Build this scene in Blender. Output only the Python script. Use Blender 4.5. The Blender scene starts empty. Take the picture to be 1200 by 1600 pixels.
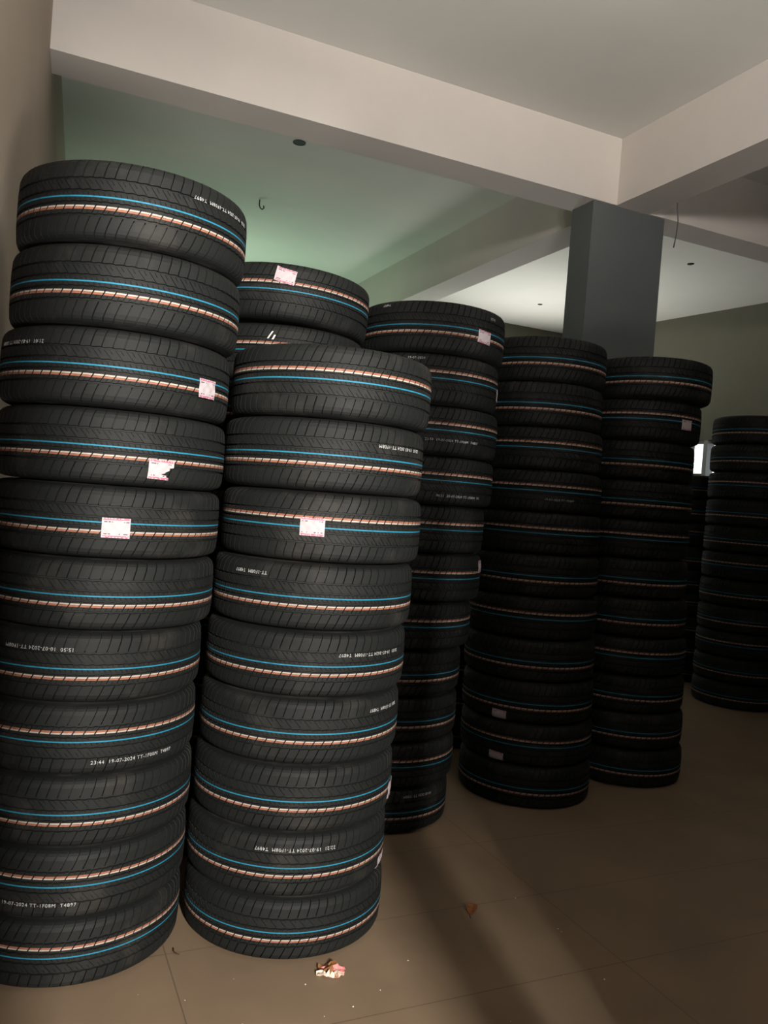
import bpy, math, random
import numpy as np
from mathutils import Matrix, Vector

random.seed(7)
C = bpy.context.scene.collection
scene = bpy.context.scene

# ------------------------------------------------------------------ camera
CAM_H = 1.505
FPX = 1263.9
PITCH, ROLL = -0.018, 0.0762
fw = Vector((0, math.cos(PITCH), math.sin(PITCH)))
up0 = Vector((0, -math.sin(PITCH), math.cos(PITCH)))
ri0 = Vector((1, 0, 0))
ri = ri0 * math.cos(ROLL) + up0 * math.sin(ROLL)
up = -ri0 * math.sin(ROLL) + up0 * math.cos(ROLL)
cd = bpy.data.cameras.new('camera')
cam = bpy.data.objects.new('camera', cd)
C.objects.link(cam)
cam.matrix_world = Matrix(((ri.x, up.x, -fw.x, 0), (ri.y, up.y, -fw.y, 0), (ri.z, up.z, -fw.z, CAM_H), (0, 0, 0, 1)))
cd.sensor_fit = 'VERTICAL'
cd.sensor_height = 36.0
cd.lens = FPX / 1600 * 36.0
cd.clip_start = 0.05
scene.camera = cam

# building frame: a runs along the long ceiling beam, b towards the far wall, origin under the pillar corner
AX = Vector((0.911, 0.413, 0)).normalized()
BX = Vector((-AX.y, AX.x, 0))
ORG = AX * 3.7487 + BX * 4.6667
ANG = math.atan2(AX.y, AX.x)
def W(a, b, z=0.0):
    p = ORG + AX * a + BX * b
    return Vector((p.x, p.y, z))

# ------------------------------------------------------------------ light
world = bpy.data.worlds.new('sky')
scene.world = world
world.use_nodes = True
bg = world.node_tree.nodes['Background']
bg.inputs[0].default_value = (0.93, 0.97, 1.0, 1)
bg.inputs[1].default_value = 1.6

def area(name, a, b, z, ta, tb, tz, sx, sy, power, color, spread=180):
    ld = bpy.data.lights.new(name, 'AREA')
    ld.shape = 'RECTANGLE'
    ld.size, ld.size_y = sx, sy
    ld.energy = power
    ld.color = color
    ld.spread = math.radians(spread)
    o = bpy.data.objects.new(name, ld)
    C.objects.link(o)
    p, t = W(a, b, z), W(ta, tb, tz)
    o.location = p
    o.rotation_euler = (t - p).to_track_quat('-Z', 'Y').to_euler()
    return o

area('doorway_daylight', -3.46, -8.4, 2.65, -3.0, 0, 1.4, 0.13, 0.7, 980, (1.0, 0.95, 0.88))
area('ceiling_fill', -2.9, -6.0, 3.2, -0.9, -2.9, 4.9, 1.6, 0.4, 58, (1.0, 0.94, 0.88), 76)  # added fill lamp inside the room, brightens ceiling and beam faces; no transom opening
area('beam_underside_fill', -3.2, -5.9, 0.5, -2.7, -1.6, 4.8, 1.0, 0.5, 50, (1.0, 0.95, 0.90), 74)  # added low uplight, brightens beam undersides and left wall
area('far_window_daylight', -1.6, 5.2, 1.6, -1.6, 4.4, 4.1, 1.6, 0.5, 22, (0.68, 1.0, 0.74), 110)
area('far_window_daylight', 2.1, 5.1, 1.6, 2.1, 3.4, 4.1, 1.6, 0.5, 38, (1.0, 1.0, 0.94), 100)

scene.view_settings.view_transform = 'Standard'
scene.view_settings.look = 'None'
scene.view_settings.gamma = 1.0
scene.view_settings.exposure = 0.0
scene.view_settings.use_curve_mapping = False

# ------------------------------------------------------------------ materials
def lin(c):
    return tuple(((v / 255) / 12.92 if v / 255 <= 0.04045 else ((v / 255 + 0.055) / 1.055) ** 2.4) for v in c) + (1,)

def mat(name, col, rough=0.6, spec=0.4, noise=None, bump=0.0, bscale=200.0, emit=None, estr=0):
    """noise = (scale, amount, second colour)"""
    m = bpy.data.materials.new(name)
    m.use_nodes = True
    nt = m.node_tree
    bs = nt.nodes['Principled BSDF']
    bs.inputs['Base Color'].default_value = tuple(col[:3]) + (1,)
    bs.inputs['Roughness'].default_value = rough
    bs.inputs['Specular IOR Level'].default_value = spec
    tc = nt.nodes.new('ShaderNodeTexCoord')
    oi = nt.nodes.new('ShaderNodeObjectInfo')
    ad = nt.nodes.new('ShaderNodeVectorMath'); ad.operation = 'MULTIPLY_ADD'
    ad.inputs[1].default_value = (1, 1, 1)
    cmb = nt.nodes.new('ShaderNodeCombineXYZ')
    mul = nt.nodes.new('ShaderNodeMath'); mul.operation = 'MULTIPLY'; mul.inputs[1].default_value = 37.0
    nt.links.new(oi.outputs['Random'], mul.inputs[0])
    for i in range(3):
        nt.links.new(mul.outputs[0], cmb.inputs[i])
    nt.links.new(tc.outputs['Object'], ad.inputs[0])
    nt.links.new(cmb.outputs[0], ad.inputs[2])
    if noise:
        n = nt.nodes.new('ShaderNodeTexNoise')
        n.inputs['Scale'].default_value = noise[0]
        n.inputs['Detail'].default_value = 6
        n.inputs['Roughness'].default_value = 0.62
        nt.links.new(ad.outputs[0], n.inputs['Vector'])
        r = nt.nodes.new('ShaderNodeMapRange')
        lo, hi = noise[1]
        r.inputs['From Min'].default_value = lo
        r.inputs['From Max'].default_value = hi
        nt.links.new(n.outputs['Fac'], r.inputs['Value'])
        mx = nt.nodes.new('ShaderNodeMix'); mx.data_type = 'RGBA'
        mx.inputs[6].default_value = tuple(col[:3]) + (1,)
        mx.inputs[7].default_value = tuple(noise[2][:3]) + (1,)
        nt.links.new(r.outputs[0], mx.inputs[0])
        nt.links.new(mx.outputs[2], bs.inputs['Base Color'])
    if bump:
        n2 = nt.nodes.new('ShaderNodeTexNoise')
        n2.inputs['Scale'].default_value = bscale
        n2.inputs['Detail'].default_value = 4
        nt.links.new(tc.outputs['Object'], n2.inputs['Vector'])
        b = nt.nodes.new('ShaderNodeBump')
        b.inputs['Strength'].default_value = bump
        b.inputs['Distance'].default_value = 0.002
        nt.links.new(n2.outputs['Fac'], b.inputs['Height'])
        nt.links.new(b.outputs[0], bs.inputs['Normal'])
    if emit:
        bs.inputs['Emission Color'].default_value = tuple(emit[:3]) + (1,)
        bs.inputs['Emission Strength'].default_value = estr
    return m

M = {}
M['rubber'] = mat('tyre_rubber', (0.0078, 0.0086, 0.0082), 0.66, 0.2, (5.0, (0.55, 0.78), (0.027, 0.0255, 0.022)), 0.25, 400)
M['sidewall'] = mat('sidewall_rubber', (0.011, 0.011, 0.0105), 0.6, 0.2, (6.0, (0.45, 0.72), (0.046, 0.042, 0.035)))
M['cyan'] = mat('blue_tread_paint', (0.015, 0.17, 0.27), 0.6, 0.2, (60, (0.5, 0.9), (0.01, 0.07, 0.12)))
M['white'] = mat('white_tread_paint', (0.36, 0.31, 0.27), 0.6, 0.2, (90, (0.45, 0.9), (0.20, 0.17, 0.15)))
M['orange'] = mat('orange_tread_paint', (0.26, 0.095, 0.055), 0.6, 0.2, (90, (0.45, 0.9), (0.12, 0.045, 0.03)))
M['ink'] = mat('white_printed_ink', (0.42, 0.42, 0.41), 0.7, 0.2, (260, (0.45, 0.7), (0.06, 0.06, 0.06)))
M['paper'] = mat('label_paper', (0.38, 0.33, 0.345), 0.6, 0.3)
M['paper_pink'] = mat('label_pink_print', (0.33, 0.11, 0.16), 0.6, 0.3)
M['paper_dark'] = mat('label_dark_print', (0.10, 0.07, 0.08), 0.6, 0.3)
M['beam'] = mat('cream_painted_plaster', (0.64, 0.59, 0.54), 0.75, 0.2, (1.3, (0.35, 0.75), (0.58, 0.54, 0.505)), 0.35, 40)
M['ceiling'] = mat('off_white_ceiling_paint', (0.66, 0.65, 0.60), 0.8, 0.2, (0.8, (0.35, 0.75), (0.60, 0.595, 0.55)), 0.2, 30)
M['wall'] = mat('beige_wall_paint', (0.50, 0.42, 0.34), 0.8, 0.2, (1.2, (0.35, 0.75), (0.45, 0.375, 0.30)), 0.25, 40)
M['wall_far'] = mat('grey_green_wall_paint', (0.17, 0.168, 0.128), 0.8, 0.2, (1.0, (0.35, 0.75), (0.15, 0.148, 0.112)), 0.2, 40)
M['pillar'] = mat('dark_grey_pillar_paint', (0.11, 0.122, 0.12), 0.6, 0.3, (1.5, (0.35, 0.75), (0.095, 0.106, 0.104)), 0.25, 60)
M['dark'] = mat('dark_plastic', (0.012, 0.012, 0.012), 0.6, 0.3)
M['metal'] = mat('dull_steel', (0.08, 0.075, 0.07), 0.5, 0.4)
M['alu'] = mat('grey_window_aluminium', (0.35, 0.36, 0.36), 0.45, 0.4)
M['leaf'] = mat('dry_brown_leaf', (0.26, 0.10, 0.04), 0.7, 0.2, (60, (0.4, 0.7), (0.12, 0.05, 0.02)))
M['twig'] = mat('dark_twig', (0.05, 0.03, 0.018), 0.8, 0.1)
M['foil'] = mat('pink_wrapper', (0.62, 0.20, 0.19), 0.45, 0.4)
M['foil_cream'] = mat('cream_wrapper_back', (0.62, 0.52, 0.40), 0.5, 0.4)
M['foil_brown'] = mat('brown_wrapper_print', (0.20, 0.08, 0.03), 0.5, 0.4)
M['scrap'] = mat('pale_scrap', (0.7, 0.66, 0.6), 0.7, 0.2)
# glass
g = bpy.data.materials.new('window_glass'); g.use_nodes = True
gb = g.node_tree.nodes['Principled BSDF']
gb.inputs['Base Color'].default_value = (0.97, 0.99, 1, 1)
gb.inputs['Roughness'].default_value = 0.02
gb.inputs['Transmission Weight'].default_value = 1.0
gb.inputs['IOR'].default_value = 1.02
M['glass'] = g

# floor: large brown tiles in straight courses with thin dark joints
fm = bpy.data.materials.new('brown_floor_tiles'); fm.use_nodes = True
nt = fm.node_tree; bs = nt.nodes['Principled BSDF']
tc = nt.nodes.new('ShaderNodeTexCoord')
mp = nt.nodes.new('ShaderNodeMapping')
br = nt.nodes.new('ShaderNodeTexBrick')
br.offset = 0.0
br.inputs['Scale'].default_value = 1.0
br.inputs['Brick Width'].default_value = 1.44
br.inputs['Row Height'].default_value = 0.48
br.inputs['Mortar Size'].default_value = 0.0022
br.inputs['Mortar Smooth'].default_value = 0.3
mp.inputs['Location'].default_value = (0.35, 2.58, 0)
nt.links.new(tc.outputs['Object'], mp.inputs['Vector'])
nt.links.new(mp.outputs[0], br.inputs['Vector'])
n1 = nt.nodes.new('ShaderNodeTexNoise'); n1.inputs['Scale'].default_value = 2.2; n1.inputs['Detail'].default_value = 7
nt.links.new(tc.outputs['Object'], n1.inputs['Vector'])
r1 = nt.nodes.new('ShaderNodeMapRange'); r1.inputs['From Min'].default_value = 0.35; r1.inputs['From Max'].default_value = 0.7
nt.links.new(n1.outputs['Fac'], r1.inputs['Value'])
mx = nt.nodes.new('ShaderNodeMix'); mx.data_type = 'RGBA'
FLOOR_A, FLOOR_B = (0.20, 0.142, 0.092, 1), (0.155, 0.11, 0.073, 1)
mx.inputs[6].default_value = FLOOR_A; mx.inputs[7].default_value = FLOOR_B
nt.links.new(r1.outputs[0], mx.inputs[0])
nt.links.new(mx.outputs[2], br.inputs['Color1']); nt.links.new(mx.outputs[2], br.inputs['Color2'])
br.inputs['Mortar'].default_value = (0.105, 0.076, 0.05, 1)
nt.links.new(br.outputs['Color'], bs.inputs['Base Color'])
bs.inputs['Roughness'].default_value = 0.5
bs.inputs['Specular IOR Level'].default_value = 0.3
M['floor'] = fm

# ------------------------------------------------------------------ helpers
def link_mesh(name, verts, faces, mats, parent=None, fmat=None, smooth=None, loc=None):
    me = bpy.data.meshes.new(name)
    me.from_pydata([tuple(v) for v in verts], [], [tuple(f) for f in faces])
    if not isinstance(mats, (list, tuple)):
        mats = [mats]
    for m in mats:
        me.materials.append(m)
    if fmat is not None:
        me.polygons.foreach_set('material_index', np.array(fmat, dtype=np.int32))
    if smooth:
        me.polygons.foreach_set('use_smooth', np.ones(len(me.polygons), dtype=bool))
    me.update()
    o = bpy.data.objects.new(name, me)
    C.objects.link(o)
    if parent: o.parent = parent
    if loc is not None: o.location = loc
    return o

def tag(o, label=None, cat=None, group=None, kind=None):
    if label: o['label'] = label
    if cat: o['category'] = cat
    if group: o['group'] = group
    if kind: o['kind'] = kind
    return o

def empty(name, loc):
    o = bpy.data.objects.new(name, None)
    o.empty_display_size = 0.1
    C.objects.link(o); o.location = loc
    return o

BOXF = [(0, 3, 2, 1), (4, 5, 6, 7), (0, 1, 5, 4), (1, 2, 6, 5), (2, 3, 7, 6), (3, 0, 4, 7)]
class MB:
    def __init__(s): s.v = []; s.f = []; s.m = []
    def quadbox(s, pts, z0, z1, mi=0):
        """prism over four plan points given in (a, b)"""
        k = len(s.v)
        s.v += [W(a, b, z0) for a, b in pts] + [W(a, b, z1) for a, b in pts]
        s.f += [tuple(i + k for i in f) for f in BOXF]; s.m += [mi] * 6
        return s
    def box(s, a0, a1, b0, b1, z0, z1, mi=0):
        return s.quadbox([(a0, b0), (a1, b0), (a1, b1), (a0, b1)], z0, z1, mi)
    def tube(s, pts, r, n=8, mi=0, cap=True):
        k = len(s.v); N = len(pts)
        for i, p in enumerate(pts):
            p = Vector(p)
            d = (Vector(pts[min(i + 1, N - 1)]) - Vector(pts[max(i - 1, 0)])).normalized()
            x = d.orthogonal().normalized() if i == 0 else (x - d * x.dot(d)).normalized()
            y = d.cross(x)
            rr = r[i] if isinstance(r, (list, tuple)) else r
            for j in range(n):
                t = 2 * math.pi * j / n
                s.v.append(p + (x * math.cos(t) + y * math.sin(t)) * rr)
        for i in range(N - 1):
            for j in range(n):
                s.f.append((k + i * n + j, k + i * n + (j + 1) % n, k + (i + 1) * n + (j + 1) % n, k + (i + 1) * n + j)); s.m.append(mi)
        if cap:
            s.f.append(tuple(k + j for j in range(n))[::-1]); s.m.append(mi)
            s.f.append(tuple(k + (N - 1) * n + j for j in range(n))); s.m.append(mi)
        return s
    def build(s, name, mats, parent=None, smooth=False):
        v = s.v
        if parent is not None:
            inv = parent.matrix_basis.inverted()
            v = [inv @ Vector(p) for p in v]
            return link_mesh(name, v, s.f, mats, parent, s.m, smooth)
        # origin at the middle of its base
        xs = [p[0] for p in v]; ys = [p[1] for p in v]; zs = [p[2] for p in v]
        o = Vector(((min(xs) + max(xs)) / 2, (min(ys) + max(ys)) / 2, min(zs)))
        ob = link_mesh(name, [Vector(p) - o for p in v], s.f, mats, None, s.m, smooth, o)
        return ob

# ------------------------------------------------------------------ structure
ZB, ZC = 3.705, 4.174          # underside of the beams, ceiling
BACK, FAR = -6.2, 5.46
def lw(b): return -3.740 + 0.064 * b            # left wall face
def rw(b): return 4.247 - 0.145 * (b - 2.355)   # right wall face

fl = link_mesh('floor', [(-5.5, -6.6, 0), (6.5, -6.6, 0), (6.5, 6, 0), (-5.5, 6, 0), (-5.5, -6.6, -.12), (6.5, -6.6, -.12), (6.5, 6, -.12), (-5.5, 6, -.12)],
               [(0, 1, 2, 3), (7, 6, 5, 4), (0, 4, 5, 1), (1, 5, 6, 2), (2, 6, 7, 3), (3, 7, 4, 0)], M['floor'])
fl.location = ORG; fl.rotation_euler = (0, 0, ANG); tag(fl, kind='structure')

m = MB().quadbox([(lw(BACK - .3) - .3, BACK - .3), (rw(BACK - .3) + .3, BACK - .3), (rw(FAR + .3) + .3, FAR + .3), (lw(FAR + .3) - .3, FAR + .3)], ZC, ZC + .15)
tag(m.build('ceiling', M['ceiling']), kind='structure')
m = MB().quadbox([(lw(BACK), BACK), (lw(FAR), FAR), (lw(FAR) - .25, FAR), (lw(BACK) - .25, BACK)], 0, ZC)
tag(m.build('wall_left', M['wall']), kind='structure')
# far wall with two daylight windows
def wall_run(name, P, material, holes, z1, thick):
    """P(t, off) -> (a, b); holes = [(t0, t1, z0, z1)] sorted; the wall spans t in [0, holes.end]"""
    mb = MB(); t = P['t0']
    def seg(ta, tb, za, zb):
        if tb - ta < 1e-4 or zb - za < 1e-4: return
        f = P['f']
        mb.quadbox([f(ta, 0), f(tb, 0), f(tb, thick), f(ta, thick)], za, zb)
    for (ta, tb, za, zb) in holes:
        seg(t, ta, 0, z1); seg(ta, tb, 0, za); seg(ta, tb, zb, z1); t = tb
    seg(t, P['t1'], 0, z1)
    return tag(mb.build(name, material), kind='structure')
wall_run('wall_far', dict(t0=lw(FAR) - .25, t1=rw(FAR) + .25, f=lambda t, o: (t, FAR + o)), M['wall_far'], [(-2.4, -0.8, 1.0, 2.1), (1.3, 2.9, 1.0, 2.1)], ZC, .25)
wall_run('wall_back', dict(t0=lw(BACK) - .25, t1=rw(BACK) + .25, f=lambda t, o: (t, BACK - o)), M['wall_far'], [(-3.53, -3.09, 0.0, 2.76), (-3.01, -2.93, 0.0, 2.76)], ZC, .25)  # unseen door gap narrowed and slit added to shape light on stacks and floor
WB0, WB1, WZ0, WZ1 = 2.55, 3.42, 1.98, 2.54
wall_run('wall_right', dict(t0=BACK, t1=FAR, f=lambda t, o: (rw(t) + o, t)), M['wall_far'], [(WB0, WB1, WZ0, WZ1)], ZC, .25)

# windows
def window(name, f, t0, t1, z0, z1, bars, panel=None):
    e = empty(name, W(*f((t0 + t1) / 2, .1), z0)); tag(e, kind='structure')
    fr = MB(); w = .04
    def bx(ta, tb, za, zb, o0=.06, o1=.12): fr.quadbox([f(ta, o0), f(tb, o0), f(tb, o1), f(ta, o1)], za, zb)
    bx(t0, t1, z0, z0 + w); bx(t0, t1, z1 - w, z1); bx(t0, t0 + w, z0 + w, z1 - w); bx(t1 - w, t1, z0 + w, z1 - w)
    fr.build('window_frame', M['alu'], e)
    for b_ in bars:
        k = MB(); k.quadbox([f(b_ - .028, .0), f(b_ + .028, .0), f(b_ + .028, .12), f(b_ - .028, .12)], z0 + .002, z1 - .002); k.build('mullion', M['alu'], e)
    gl = MB(); gl.quadbox([f(t0 + w, .088), f(t1 - w, .088), f(t1 - w, .092), f(t0 + w, .092)], z0 + w, z1 - w); gl.build('window_pane', M['glass'], e)
    if panel:
        k = MB(); k.quadbox([f(panel[0], .02), f(panel[1], .02), f(panel[1], .055), f(panel[0], .055)], panel[2], panel[3]); k.build('lower_panel', M['wall_far'], e)
    return e
window('window_1', lambda t, o: (rw(t) + o, t), WB0, WB1, WZ0, WZ1, [3.05], (3.08, 3.415, 1.985, 2.115))
window('window_2', lambda t, o: (t, FAR + o), 1.3, 2.9, 1.0, 2.1, [2.1])
window('window_3', lambda t, o: (t, FAR + o), -2.4, -0.8, 1.0, 2.1, [-1.6])

# beams: the long one from the left wall, the cross beam, both meeting over the pillar
tag(MB().quadbox([(lw(0), 0), (rw(0), 0), (rw(.282), .282), (lw(.282), .282)], ZB, ZC).build('ceiling_beam', M['beam']), kind='structure')
tag(MB().box(0, .297, BACK, 0, ZB, ZC).build('ceiling_beam', M['beam']), kind='structure')
tag(MB().box(0, .297, .282, FAR, ZB, ZC).build('ceiling_beam', M['beam']), kind='structure')
tag(MB().box(-.193, .457, .016, .257, 0, ZB).build('pillar', M['pillar']), kind='structure')

# ------------------------------------------------------------------ tyre
R = 0.35
NP = 72                       # tread pitches round the tyre
def crown(t):                 # outer radius for t = z / width
    a = abs(t)
    tab = [(0, R), (.20, R - .0005), (.36, R - .003), (.41, R - .007), (.44, R - .0125), (.462, R - .021), (.48, R - .033)]
    for (a0, r0), (a1, r1) in zip(tab, tab[1:]):
        if a <= a1: return r0 + (r1 - r0) * (a - a0) / (a1 - a0)
    return tab[-1][1]

def tread_mesh():
    WN = 0.22
    G = [-.215, -.070, .070, .215]; gh = .0125
    lines = [(-.127, -.107, 2), (-.153, -.131, 3), (-.0088, .0088, 1)]
    z = set([-.48, -.462, -.45, -.44, -.425, -.41, -.39, -.36, -.33, -.30, -.27, -.245, .245, .27, .30, .33, .36, .39, .41, .425, .44, .45, .462, .48])
    for g_ in G: z |= {g_ - gh - .004, g_ - gh, g_ + gh, g_ + gh + .004}
    for a, b, _ in lines: z |= {a, b}
    z |= {-.19, -.175, -.095, -.04, -.034, .034, .04, .105, .12, .145, .17, .19}
    z = sorted(z)
    def slant(t):             # sideways shift of a cut, metres along the tread
        k = [(-.48, -.245 * .22 * .40), (-.245, 0), (-.07, .175 * .22 * .55), (.07, .175 * .22 * .55 - .14 * .22 * .6), (.235, .175 * .22 * .55 - .14 * .22 * .6 - .165 * .22 * .85), (.48, .175 * .22 * .55 - .14 * .22 * .6 - .165 * .22 * .85 + .245 * .22 * .28)]
        k[0] = (-.48, -.235 * .22 * .42)
        for (a0, r0), (a1, r1) in zip(k, k[1:]):
            if t <= a1: return r0 + (r1 - r0) * (t - a0) / (a1 - a0)
        return k[-1][1]
    fr = [0, .02, .112, .132, .3, .46, .50, .525, .585, .61, .75, .88]
    nf = len(fr)
    cols = [(p + f) / NP for p in range(NP) for f in fr]
    def cut(j, t):            # is column j (within the pitch) inside a cut at height t
        a = abs(t)
        if j in (1, 2):
            if t >= .24 and t <= .455: return .009
            if t <= -.24 and t >= -.455: return .009
            if .0865 <= t <= .2: return .004
            if -.2 <= t <= -.0865: return .006
            if .034 <= a <= .056: return .003
        if j in (7, 8) and .034 <= a <= .056: return .003
        if j in (7, 8) and .17 <= t <= .2: return .003
        if j in (7, 8) and -.2 <= t <= -.175: return .003
        return 0
    V = []; F = []; FM = []
    nz = len(z); nc = len(cols)
    for t in z:
        base = crown(t)
        gd = 0
        for g_ in G:
            if abs(t - g_) <= gh + 1e-6: gd = .0075
        s = slant(t)
        for i, u in enumerate(cols):
            th = 2 * math.pi * u + s / R
            r = base - (gd if gd else cut(i % nf, t))
            zz = t
            near = min(abs(t - g_) for g_ in G)
            if near < .03:     # groove walls wander once per pitch
                ph = (u * NP) % 1.0
                tri = abs(((ph + .2) % 1.0) * 2 - 1) - .5
                zz += .012 * tri * (1 - near / .03 * .5)
            V.append((r * math.cos(th), r * math.sin(th), zz * WN))
    for k in range(nz - 1):
        tm = (z[k] + z[k + 1]) / 2
        mi = 0
        for a, b, q in lines:
            if a < tm < b: mi = q
        for i in range(nc):
            j = (i + 1) % nc
            F.append((k * nc + i, k * nc + j, (k + 1) * nc + j, (k + 1) * nc + i))
            q = mi
            if mi in (2, 3) and (i % nf) in (0, 1, 2): q = 0     # paint does not reach into the cuts
            FM.append(q)
    me = bpy.data.meshes.new('tread')
    me.from_pydata(V, [], F)
    for n in ('rubber', 'cyan', 'white', 'orange'): me.materials.append(M[n])
    me.polygons.foreach_set('material_index', np.array(FM, dtype=np.int32))
    me.update()
    return me

def sidewall_mesh():
    WN = 0.22
    prof = [(.480, R - .033), (.492, R - .052), (.4985, R - .075), (.4985, R - .085), (.49, R - .092), (.485, R - .10), (.487, R - .103), (.47, R - .118), (.455, R - .122), (.43, R - .136),
            (.40, R - .141), (.36, R - .138), (.38, R - .11), (.42, R - .08), (.42, R - .05), (.38, R - .025), (.25, R - .018), (0, R - .015)]
    n = 96; V = []; F = []
    for t, r in prof:
        for i in range(n):
            a = 2 * math.pi * i / n
            V.append((r * math.cos(a), r * math.sin(a), t * WN))
    for k in range(len(prof) - 1):
        for i in range(n):
            j = (i + 1) % n
            F.append((k * n + i, k * n + j, (k + 1) * n + j, (k + 1) * n + i))
    me = bpy.data.meshes.new('sidewall')
    me.from_pydata(V, [], F)
    me.materials.append(M['sidewall'])
    me.polygons.foreach_set('use_smooth', np.ones(len(F), dtype=bool))
    me.update()
    return me
TREAD, SIDE = tread_mesh(), sidewall_mesh()

def on_tread(beta, dz, w, off):
    """point on the tread of a tyre w wide: beta radians round, dz metres up"""
    r = crown(dz / w) + off
    return (r * math.cos(beta), r * math.sin(beta), dz)

def paper_label(root, w, beta, dz, turn=0.0, torn=False, fold=False, name='paper_label'):
    nx, ny = 26, 18; LW, LH = .078, .057
    beta = math.radians(beta); turn = math.radians(turn)
    V = []; F = []; FM = []
    rng = random.Random(int(abs(beta) * 1000) + int(abs(dz) * 100))
    for side in (1, 0):
        for j in range(ny + 1):
            for i in range(nx + 1):
                x = (i / nx - .5) * LW; y = (j / ny - .5) * LH
                if torn:
                    lim = .5 * LW - max(0, (.30 - abs(j / ny - .30))) * .035 / .30 * (1 + .25 * math.sin(j * 2.7)) * 1.0
                    if j / ny < .62: lim = min(lim, .5 * LW - .013 - .003 * math.sin(j * 3.1))
                    x = min(x, lim)
                xr = x * math.cos(turn) - y * math.sin(turn); yr = x * math.sin(turn) + y * math.cos(turn)
                off = .0014 + .0009 * side + .0009 * math.sin(i * .55 + beta * 9) * math.sin(j * .5 + 1)
                if fold and i < 6: off += (6 - i) * .0028
                t = max(-.478, min(.478, (dz * w + yr) / w))
                V.append(on_tread(beta + xr / R, t * w, w, off))
    n1 = (nx + 1) * (ny + 1)
    def colour(i, j):
        top = ny - 1 - j
        if j in (0, 1) or top in (0, 1):
            if 0 < i < nx - 1: return 1 if rng.random() < .93 and (j == 1 or top == 1) else (1 if rng.random() < .5 else 0)
            return 0
        if i in (0, nx - 1): return 0
        if top == 3 and (2 <= i <= 9 or 20 <= i <= 24): return 2 if rng.random() < .75 else 0
        if j == 3 and (2 <= i <= 7 or 15 <= i <= 16 or 19 <= i <= 23): return 2 if rng.random() < .7 else 0
        return 0
    idx = lambda i, j: j * (nx + 1) + i
    for j in range(ny):
        for i in range(nx):
            a, b, c_, d = idx(i, j), idx(i + 1, j), idx(i + 1, j + 1), idx(i, j + 1)
            F.append((a, b, c_, d)); FM.append(colour(i, j))
            F.append((n1 + d, n1 + c_, n1 + b, n1 + a)); FM.append(0)
    edge = [(idx(i, 0), idx(i + 1, 0)) for i in range(nx)] + [(idx(nx, j), idx(nx, j + 1)) for j in range(ny)] + \
           [(idx(i + 1, ny), idx(i, ny)) for i in range(nx)] + [(idx(0, j + 1), idx(0, j)) for j in range(ny)]
    for a, b in edge:
        F.append((b, a, n1 + a, n1 + b)); FM.append(0)
    o = link_mesh(name, V, F, [M['paper'], M['paper_pink'], M['paper_dark']], root, FM)
    o['label'] = 'pale pink paper label' + (' with a torn corner' if torn else '')
    return o

def printed_code(root, w, beta, dz, text, flipped, size=.0115, name='printed_date_code'):
    """white stencilled code; upside down on tyres lying the usual way up"""
    cu = bpy.data.curves.new('code', 'FONT')
    cu.body = text; cu.size = size * 1.35; cu.align_x = 'CENTER'; cu.align_y = 'CENTER'
    cu.extrude = .0002; cu.resolution_u = 2; cu.space_character = 1.12
    tmp = bpy.data.objects.new('code', cu); C.objects.link(tmp)
    bpy.context.view_layer.update()
    me = bpy.data.meshes.new_from_object(tmp.evaluated_get(bpy.context.evaluated_depsgraph_get()))
    C.objects.unlink(tmp); bpy.data.objects.remove(tmp)
    be = math.radians(beta); s = 1 if flipped else -1
    for v in me.vertices:
        x, y, zo = v.co
        v.co = on_tread(be + s * x / R, dz * w + s * y, w, .0010 + zo)
    me.materials.clear(); me.materials.append(M['ink'])
    me.name = name
    o = bpy.data.objects.new(name, me); C.objects.link(o); o.parent = root
    o['label'] = 'white printed date code'
    return o

def strip(root, w, pts, width, name, label):
    V = []; F = []
    for side in (1, 0):
        for b_, d_ in pts:
            for q in (-1, 1): V.append(on_tread(math.radians(b_) + q * width / 2 / R, d_ * w, w, .001 + .0012 * side))
    n = len(pts) * 2
    for i in range(len(pts) - 1):
        a = i * 2
        F += [(a, a + 1, a + 3, a + 2), (n + a + 2, n + a + 3, n + a + 1, n + a), (a, a + 2, n + a + 2, n + a), (a + 3, a + 1, n + a + 1, n + a + 3)]
    F += [(1, 0, n, n + 1), (n - 2, n - 1, 2 * n - 1, 2 * n - 2)]
    o = link_mesh(name, V, F, M['scrap'], root); o['label'] = label
    return o
ORD = ['top'] + [q + ' highest' for q in 'second third fourth fifth sixth seventh eighth ninth tenth'.split()] + ['bottom']
S1 = [
    (-0.8650, 2.6218, 2.2815, 0.2356),
    (-0.8718, 2.6248, 2.0465, 0.2344),
    (-0.8892, 2.6279, 1.8149, 0.2288),
    (-0.8885, 2.6309, 1.5904, 0.2201),
    (-0.8927, 2.6339, 1.3735, 0.2138),
    (-0.8974, 2.6368, 1.1606, 0.2119),
    (-0.9236, 2.6397, 0.9487, 0.2121),
    (-0.9285, 2.6426, 0.7367, 0.2119),
    (-0.9271, 2.6455, 0.5247, 0.2122),
    (-0.9320, 2.6483, 0.3132, 0.2109),
    (-0.9373, 2.6511, 0.1039, 0.2077),
]
S2 = [
    (-0.2154, 2.8782, 1.8589, 0.2350),
    (-0.2266, 2.8794, 1.6249, 0.2330),
    (-0.2177, 2.8806, 1.3950, 0.2268),
    (-0.2323, 2.8817, 1.1725, 0.2182),
    (-0.2412, 2.8829, 0.9564, 0.2141),
    (-0.2478, 2.8840, 0.7409, 0.2170),
    (-0.2536, 2.8852, 0.5240, 0.2169),
    (-0.2626, 2.8863, 0.3102, 0.2106),
    (-0.2584, 2.8874, 0.1025, 0.2049),
]
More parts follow.
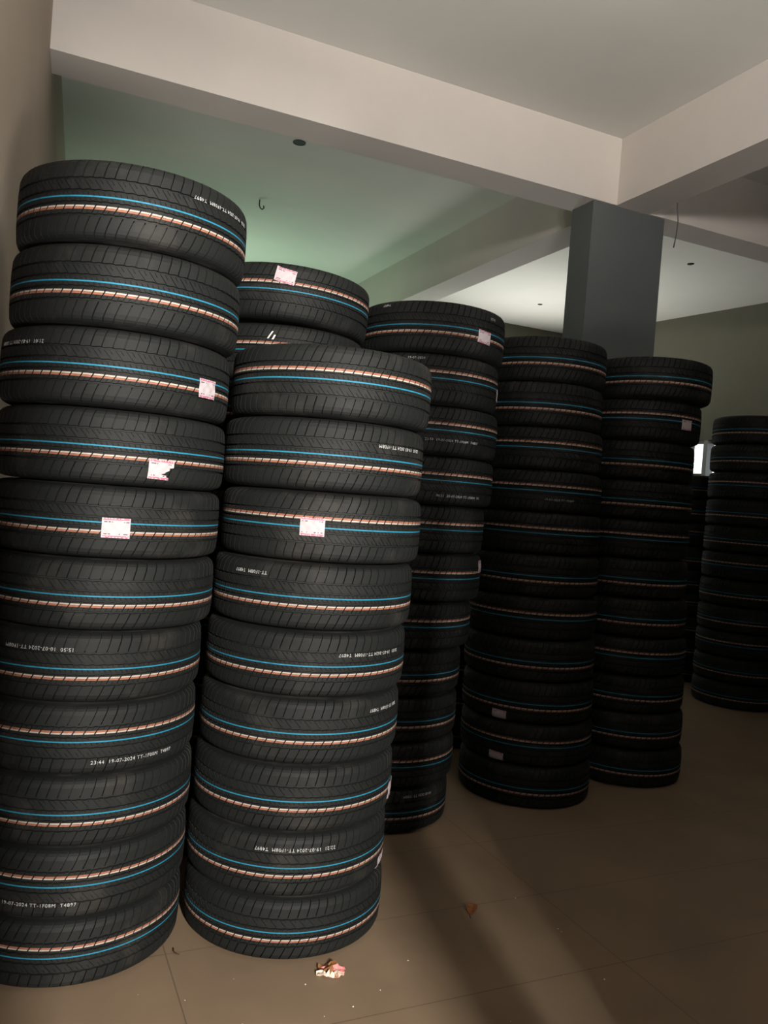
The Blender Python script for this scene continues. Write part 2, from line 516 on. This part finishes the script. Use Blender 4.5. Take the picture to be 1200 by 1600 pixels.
SB = [
    (-0.4848, 3.5600, 2.2932, 0.2339),
    (-0.4952, 3.5600, 2.0508, 0.2309),
    (-0.5055, 3.5600, 1.8229, 0.2249),
    (-0.5155, 3.5600, 1.6001, 0.2206),
    (-0.5254, 3.5600, 1.3801, 0.2194),
    (-0.5353, 3.5600, 1.1601, 0.2206),
    (-0.5452, 3.5600, 0.9401, 0.2194),
    (-0.5549, 3.5600, 0.7242, 0.2126),
    (-0.5644, 3.5600, 0.5149, 0.2059),
    (-0.5736, 3.5600, 0.3101, 0.2038),
    (-0.5828, 3.5600, 0.1041, 0.2082),
]
S3 = [
    (0.1668, 3.9409, 2.2832, 0.2339),
    (0.1513, 3.9385, 2.0508, 0.2309),
    (0.1658, 3.9360, 1.8229, 0.2249),
    (0.1613, 3.9336, 1.6001, 0.2206),
    (0.1352, 3.9312, 1.3801, 0.2194),
    (0.1365, 3.9288, 1.1601, 0.2206),
    (0.1050, 3.9265, 0.9401, 0.2194),
    (0.0716, 3.9242, 0.7242, 0.2126),
    (0.0690, 3.9219, 0.5149, 0.2059),
    (0.0692, 3.9196, 0.3101, 0.2038),
    (0.0533, 3.9173, 0.1041, 0.2082),
]
S4 = [
    (0.8142, 4.5200, 2.2870, 0.2387),
    (0.8058, 4.5037, 2.0503, 0.2348),
    (0.8181, 4.4880, 1.8209, 0.2238),
    (0.8291, 4.4728, 1.6006, 0.2169),
    (0.8336, 4.4579, 1.3834, 0.2175),
    (0.8381, 4.4430, 1.1659, 0.2175),
    (0.8426, 4.4281, 0.9493, 0.2159),
    (0.8470, 4.4133, 0.7345, 0.2136),
    (0.8514, 4.3987, 0.5221, 0.2112),
    (0.8557, 4.3843, 0.3120, 0.2090),
    (0.8600, 4.3700, 0.1038, 0.2075),
]
S5 = [
    (1.5040, 4.8000, 2.2832, 0.2339),
    (1.4690, 4.8280, 2.0508, 0.2309),
    (1.4520, 4.8416, 1.8229, 0.2249),
    (1.4590, 4.8360, 1.6001, 0.2206),
    (1.4590, 4.8360, 1.3801, 0.2194),
    (1.4640, 4.8320, 1.1601, 0.2206),
    (1.4740, 4.8240, 0.9401, 0.2194),
    (1.4840, 4.8160, 0.7242, 0.2126),
    (1.4890, 4.8120, 0.5149, 0.2059),
    (1.4960, 4.8064, 0.3101, 0.2038),
    (1.5040, 4.8000, 0.1041, 0.2082),
]
S6 = [
    (3.0909, 6.8500, 2.2832, 0.2339),
    (3.0909, 6.8500, 2.0508, 0.2309),
    (3.0909, 6.8500, 1.8229, 0.2249),
    (3.0909, 6.8500, 1.6001, 0.2206),
    (3.0909, 6.8500, 1.3801, 0.2194),
    (3.0909, 6.8500, 1.1601, 0.2206),
    (3.0909, 6.8500, 0.9401, 0.2194),
    (3.0909, 6.8500, 0.7242, 0.2126),
    (3.0909, 6.8500, 0.5149, 0.2059),
    (3.0909, 6.8500, 0.3101, 0.2038),
    (3.0909, 6.8500, 0.1041, 0.2082),
]

#  name: rows, flipped pattern (F = orange line above the blue one), words for the stack
DEF = {
 'S1': (S1, 'NNNNNNNFNFF', 'leftmost front stack', 'tyres in the leftmost front stack'),
 'S2': (S2, 'FNFNNNNNN', 'shorter second front stack', 'tyres in the second front stack'),
 'SB': (SB, 'FFNFNNFNNFN', 'stack behind both front stacks', 'tyres in the stack behind the front stacks'),
 'S3': (S3, 'NFFFFFFNNFN', 'middle stack right of both front stacks', 'tyres in the stack right of the front stacks'),
 'S4': (S4, 'NNFFFNFNNFN', 'shadowed stack left of the dark pillar', 'tyres in the shadowed stack by the pillar'),
 'S5': (S5, 'NFNNFNNFNNN', 'dark stack in front of the pillar', 'tyres in the dark stack before the pillar'),
 'S6': (S6, 'NNFNNFNNFNN', 'far dark stack beside the bright window', 'tyres in the far stack by the window'),
}
S7 = [(0.62, 5.27, z_, w_) for _, _, z_, w_ in S5]
S8 = [(3.02, 7.85, z_, w_) for _, _, z_, w_ in S5[2:]]
DEF['S7'] = (S7, 'NFNNFNNFNNN', 'hidden stack seen through the gap left of the pillar', 'tyres in the hidden stack left of the pillar')
DEF['S8'] = (S8, 'NNFNNFNNN', 'low far stack under the bright window', 'tyres in the low stack under the window')
LABELS = {
 ('S1', 2): [(-23.8, -.09, 0, 0, 0, 'paper label at its right end')],
 ('S1', 3): [(-49, -.25, -2, 1, 0, 'torn paper label')],
 ('S1', 4): [(-67.8, -.068, 0, 0, 0, 'paper label over its blue line')],
 ('S2', 2): [(-90.4, .004, 0, 0, 0, 'paper label at its middle')],
 ('S2', 7): [(-11, -.36, 0, 0, 0, 'edge-on paper label')],
 ('S2', 6): [(-7, -.18, 0, 0, 0, 'peeling paper label')],
 ('SB', 0): [(-85.7, .235, -9, 0, 1, 'folded paper label')],
 ('S3', 0): [(-49.7, -.095, -4, 0, 0, 'paper label at right')],
 ('S3', 1): [(-9, -.1, 0, 0, 0, 'edge-on paper label')],
 ('S3', 5): [(-15, .24, 0, 0, 0, 'edge-on paper label')],
 ('S4', 8): [(-123, -.37, -3, 0, 0, 'paper label')],
 ('S4', 9): [(-124, -.38, -4, 0, 0, 'paper label')],
 ('S5', 1): [(-59, -.068, 0, 0, 0, 'paper label at right')],
}
CODES = {
 ('S1', 0): [(-24, .235, '22:21  19-07-2024 TT-1F08M  T4897')],
 ('S1', 2): [(-125, .255, '21:01  19-07-2024 TT-1F08M')],
 ('S1', 6): [(-95, .26, '15:50  10-07-2024 TT-1F08M')],
 ('S1', 7): [(-45, -.29, '23:44  19-07-2024 TT-1F08M  T4897')],
 ('S1', 9): [(-86, -.25, '19-07-2024 TT-1F08M  T4897')],
 ('S2', 1): [(-39, .185, '22:50  19-07-2024 TT-1F08M')],
 ('S2', 3): [(-121, .305, 'TT-1F08M  T4897')],
 ('S2', 4): [(-46, .175, '23:01  19-07-2024 TT-1F08M  T4897')],
 ('S2', 5): [(-30, .285, '2024 TT-1F08M  T4897')],
 ('S2', 7): [(-79, .275, '22:21  19-07-2024 TT-1F08M  T4897')],
 ('S3', 2): [(-70, -.20, '23:50  19-07-2024 TT-1F08M  T4897')],
 ('S3', 3): [(-60, -.31, '00:21  20-07-2024 TT-1F08M  T4')],
 ('S3', 10): [(-55, .34, '19-07-2024 TT-1F08M')],
 ('S3', 0): [(-41, .30, '22:21'), (-130, .38, 'T4897')],
 ('S3', 1): [(-100, .36, '19-07-2024')],
 ('S4', 3): [(-80, -.2, '19-07-2024 TT-1F08M')],
}
TILT = {('SB', 0): 2.0}
for key, (rows, flips, where, group) in DEF.items():
    n = len(rows)
    for i, (x, y, zc, w) in enumerate(rows):
        root = empty('tyre', (x, y, zc - w / 2))
        flipped = flips[i] == 'F'
        name = ORD[i] if i < n - 1 else 'bottom'
        extra = ''
        if (key, i) in LABELS: extra = ', ' + LABELS[(key, i)][0][5]
        elif (key, i) in CODES: extra = ', printed white code'
        tag(root, '%s tyre of the %s%s' % (name, where, extra), 'tyre', group)
        hold = zc - (zc - w / 2)
        tr = bpy.data.objects.new('tread', TREAD); C.objects.link(tr); tr.parent = root
        tilt = math.radians(TILT.get((key, i), 0))
        rot = random.uniform(0, 2 * math.pi)
        sc = w / .22
        base = Matrix.Translation((0, 0, w / 2)) @ Matrix.Rotation(tilt, 4, 'Y')
        tr.matrix_local = base @ Matrix.Rotation(math.pi if flipped else 0, 4, 'X') @ Matrix.Rotation(rot, 4, 'Z') @ Matrix.Diagonal((1, 1, sc, 1))
        for up_ in (0, 1):
            sw = bpy.data.objects.new('sidewall', SIDE); C.objects.link(sw); sw.parent = root
            sw.matrix_local = base @ Matrix.Rotation(math.pi * up_, 4, 'X') @ Matrix.Diagonal((1, 1, sc, 1))
        for (be, dz, turn, torn, fold, _) in LABELS.get((key, i), []):
            o = paper_label(root, w, be, dz, turn, torn, fold); o.matrix_local = base
        if (key, i) == ('SB', 1):
            for pts, wd in (([(-92.5, .20), (-91.2, .26), (-89.6, .33)], .006), ([(-89.4, .19), (-88.6, .23), (-88.0, .27)], .007)):
                strip(root, w, pts, wd, 'torn_tape', 'torn strip of white tape').matrix_local = base
        for (be, dz, text) in CODES.get((key, i), []):
            o = printed_code(root, w, be, dz, text, flipped); o.matrix_local = base

# ------------------------------------------------------------------ small things on the ceiling
def ceiling_hole(a, b, label, s=1.0):
    e = empty('ceiling_junction_box', W(a, b, ZC - .006)); tag(e, label, 'junction box')
    k = MB(); c0 = W(a, b); n = 24
    V = []; F = []
    for (r, z_) in [(.050 * s, ZC - .001), (.050 * s, ZC - .005), (.042 * s, ZC - .006), (.038 * s, ZC - .004)]:
        for j in range(n): V.append((c0.x + r * math.cos(6.28318 * j / n), c0.y + r * math.sin(6.28318 * j / n), z_))
    for q in range(3):
        for j in range(n): F.append((q * n + j, q * n + (j + 1) % n, (q + 1) * n + (j + 1) % n, (q + 1) * n + j))
    k.v = V; k.f = F; k.m = [0] * len(F); k.build('rim', M['dark'], e)
    k = MB(); k.tube([(c0.x, c0.y, ZC - .0015), (c0.x, c0.y, ZC - .0035)], .039 * s, 24); k.build('cover', M['dark'], e)
    return e
ceiling_hole(-1.95, 1.394, 'small round black junction box on the ceiling behind the long beam')
ceiling_hole(2.473, 1.82, 'small round black junction box on the ceiling right of the pillar', .68)
ceiling_hole(2.294, 4.243, 'small round black junction box on the ceiling left of the pillar', .6)

hp = W(-1.873, 2.796)
k = MB(); k.tube([(hp.x, hp.y, ZC + .01), (hp.x, hp.y, ZC - .05), (hp.x + .012, hp.y, ZC - .075), (hp.x + .03, hp.y, ZC - .085), (hp.x + .045, hp.y, ZC - .07), (hp.x + .04, hp.y, ZC - .05)], .006, 8)
tag(k.build('ceiling_hook', M['metal'], smooth=True), 'small dark steel fan hook hanging from the ceiling behind the long beam', 'hook')
wp = W(.301, -.27)
k = MB(); k.tube([(wp.x, wp.y, ZB + .03), (wp.x + .004, wp.y, ZB - .04), (wp.x + .016, wp.y, ZB - .12), (wp.x + .012, wp.y, ZB - .22), (wp.x, wp.y, ZB - .31)], .0045, 8)
tag(k.build('hanging_cable', M['metal'], smooth=True), 'thin dark cable dangling from the ceiling beam right of the pillar', 'cable')

# ------------------------------------------------------------------ litter on the floor
def crumple(name, cx, cy, s, mats, seed, label, cat, hz=.018):
    rng = random.Random(seed); n = 9; V = []; F = []; FM = []
    for j in range(n + 1):
        for i in range(n + 1):
            x = (i / n - .5) * s * (1 + rng.uniform(-.08, .08)); y = (j / n - .5) * s * .75
            z_ = .001 + hz * abs(rng.random()) * (1 - abs(i / n - .5)) * 1.1
            V.append((x + rng.uniform(-.1, .1) * s / n * 3, y + rng.uniform(-.1, .1) * s / n * 3, z_))
    n1 = len(V)
    V += [(x, y, max(0, z_ - .0008)) for x, y, z_ in V]
    for j in range(n):
        for i in range(n):
            a = j * (n + 1) + i; q = (a, a + 1, a + n + 2, a + n + 1)
            F.append(q); F.append(tuple(n1 + t for t in q[::-1]))
            mi = (0 if (i > 4 and j > 2) else (1 if j <= 2 else 2)) if len(mats) > 2 else 0
            if rng.random() < .12 and len(mats) > 2: mi = rng.randint(0, 2)
            FM += [mi, mi]
    for i in range(n):
        for a, b in ((i, i + 1), ((n) * (n + 1) + i + 1, (n) * (n + 1) + i)):
            F.append((b, a, n1 + a, n1 + b)); FM.append(0)
        for a, b in (((i + 1) * (n + 1), i * (n + 1)), (i * (n + 1) + n, (i + 1) * (n + 1) + n)):
            F.append((b, a, n1 + a, n1 + b)); FM.append(0)
    return tag(link_mesh(name, V, F, mats, None, FM, False, (cx, cy, 0)), label, cat)
crumple('crumpled_wrapper', -.055, 2.52, .085, [M['foil'], M['foil_cream'], M['foil_brown']], 5, 'crumpled pink and cream wrapper on the floor beside the second front stack', 'wrapper', .022)

# dry leaf: a folded oval blade with a stem
lv = []; lf = []
for i in range(9):
    t = i / 8; hw_ = .020 * math.sin(math.pi * (t * .94 + .03)) ** .8
    for j in range(5):
        u = (j - 2) / 2
        lv.append((u * hw_, (t - .5) * .075, .003 + .010 * abs(u) * math.sin(math.pi * t) + .006 * t))
n1 = len(lv); lv += [(x, y, z_ - .001) for x, y, z_ in lv]
for i in range(8):
    for j in range(4):
        a = i * 5 + j; q = (a, a + 1, a + 6, a + 5); lf.append(q); lf.append(tuple(n1 + t for t in q[::-1]))
leaf = empty('dry_leaf', (.438, 2.98, 0)); leaf.rotation_euler = (0, 0, -.3)
tag(leaf, 'dry reddish brown leaf lying alone on the floor right of the stacks', 'leaf')
link_mesh('leaf_blade', lv, lf, M['leaf'], leaf)
k = MB(); k.tube([(0, -.036, .003), (.003, -.050, .002), (.008, -.060, .002)], .0012, 6)
link_mesh('stem', k.v, k.f, M['twig'], leaf)

def twig(x, y, pts, label):
    k = MB(); k.tube([(x + a, y + b, .003 + c_) for a, b, c_ in pts], [.0022] * (len(pts) - 1) + [.001], 6)
    tag(k.build('twig', M['twig']), label, 'twig')
twig(-.626, 2.605, [(-.012, -.012, 0), (0, 0, .002), (.014, .02, 0)], 'short dark twig on the floor at the foot of the leftmost stack')
twig(-.561, 2.558, [(-.01, .026, 0), (-.004, .006, .002), (.006, -.004, .001), (.018, -.006, 0)], 'bent dark twig on the floor between both front stacks')

# loose pale crumbs nobody could count
rng = random.Random(3); V = []; F = []
spots = [(-.47, 2.33), (.19, 2.62), (.02, 2.36), (-.61, 2.34), (.62, 3.1), (-.35, 2.45), (-.13, 2.45), (.1, 2.45)] + [(-.70 + rng.uniform(-.06, .07), 2.49 + rng.uniform(-.04, .05)) for _ in range(26)] + [(rng.uniform(-.8, 1.0), rng.uniform(2.2, 2.9)) for _ in range(10)]
for (x, y) in spots:
    if math.hypot(x + .9373, y - 2.6511) < .352 or math.hypot(x + .2584, y - 2.8874) < .352: continue
    r = rng.uniform(.0012, .003); k0 = len(V)
    V += [(x + r, y, 0), (x, y + r, 0), (x - r, y, 0), (x, y - r, 0), (x + r * .3, y, r)]
    F += [(k0, k0 + 1, k0 + 4), (k0 + 1, k0 + 2, k0 + 4), (k0 + 2, k0 + 3, k0 + 4), (k0 + 3, k0, k0 + 4), (k0 + 3, k0 + 2, k0 + 1, k0)]
tag(link_mesh('floor_crumbs', V, F, M['scrap']), 'loose pale crumbs scattered on the floor by the front stacks', 'crumbs', None, 'stuff')
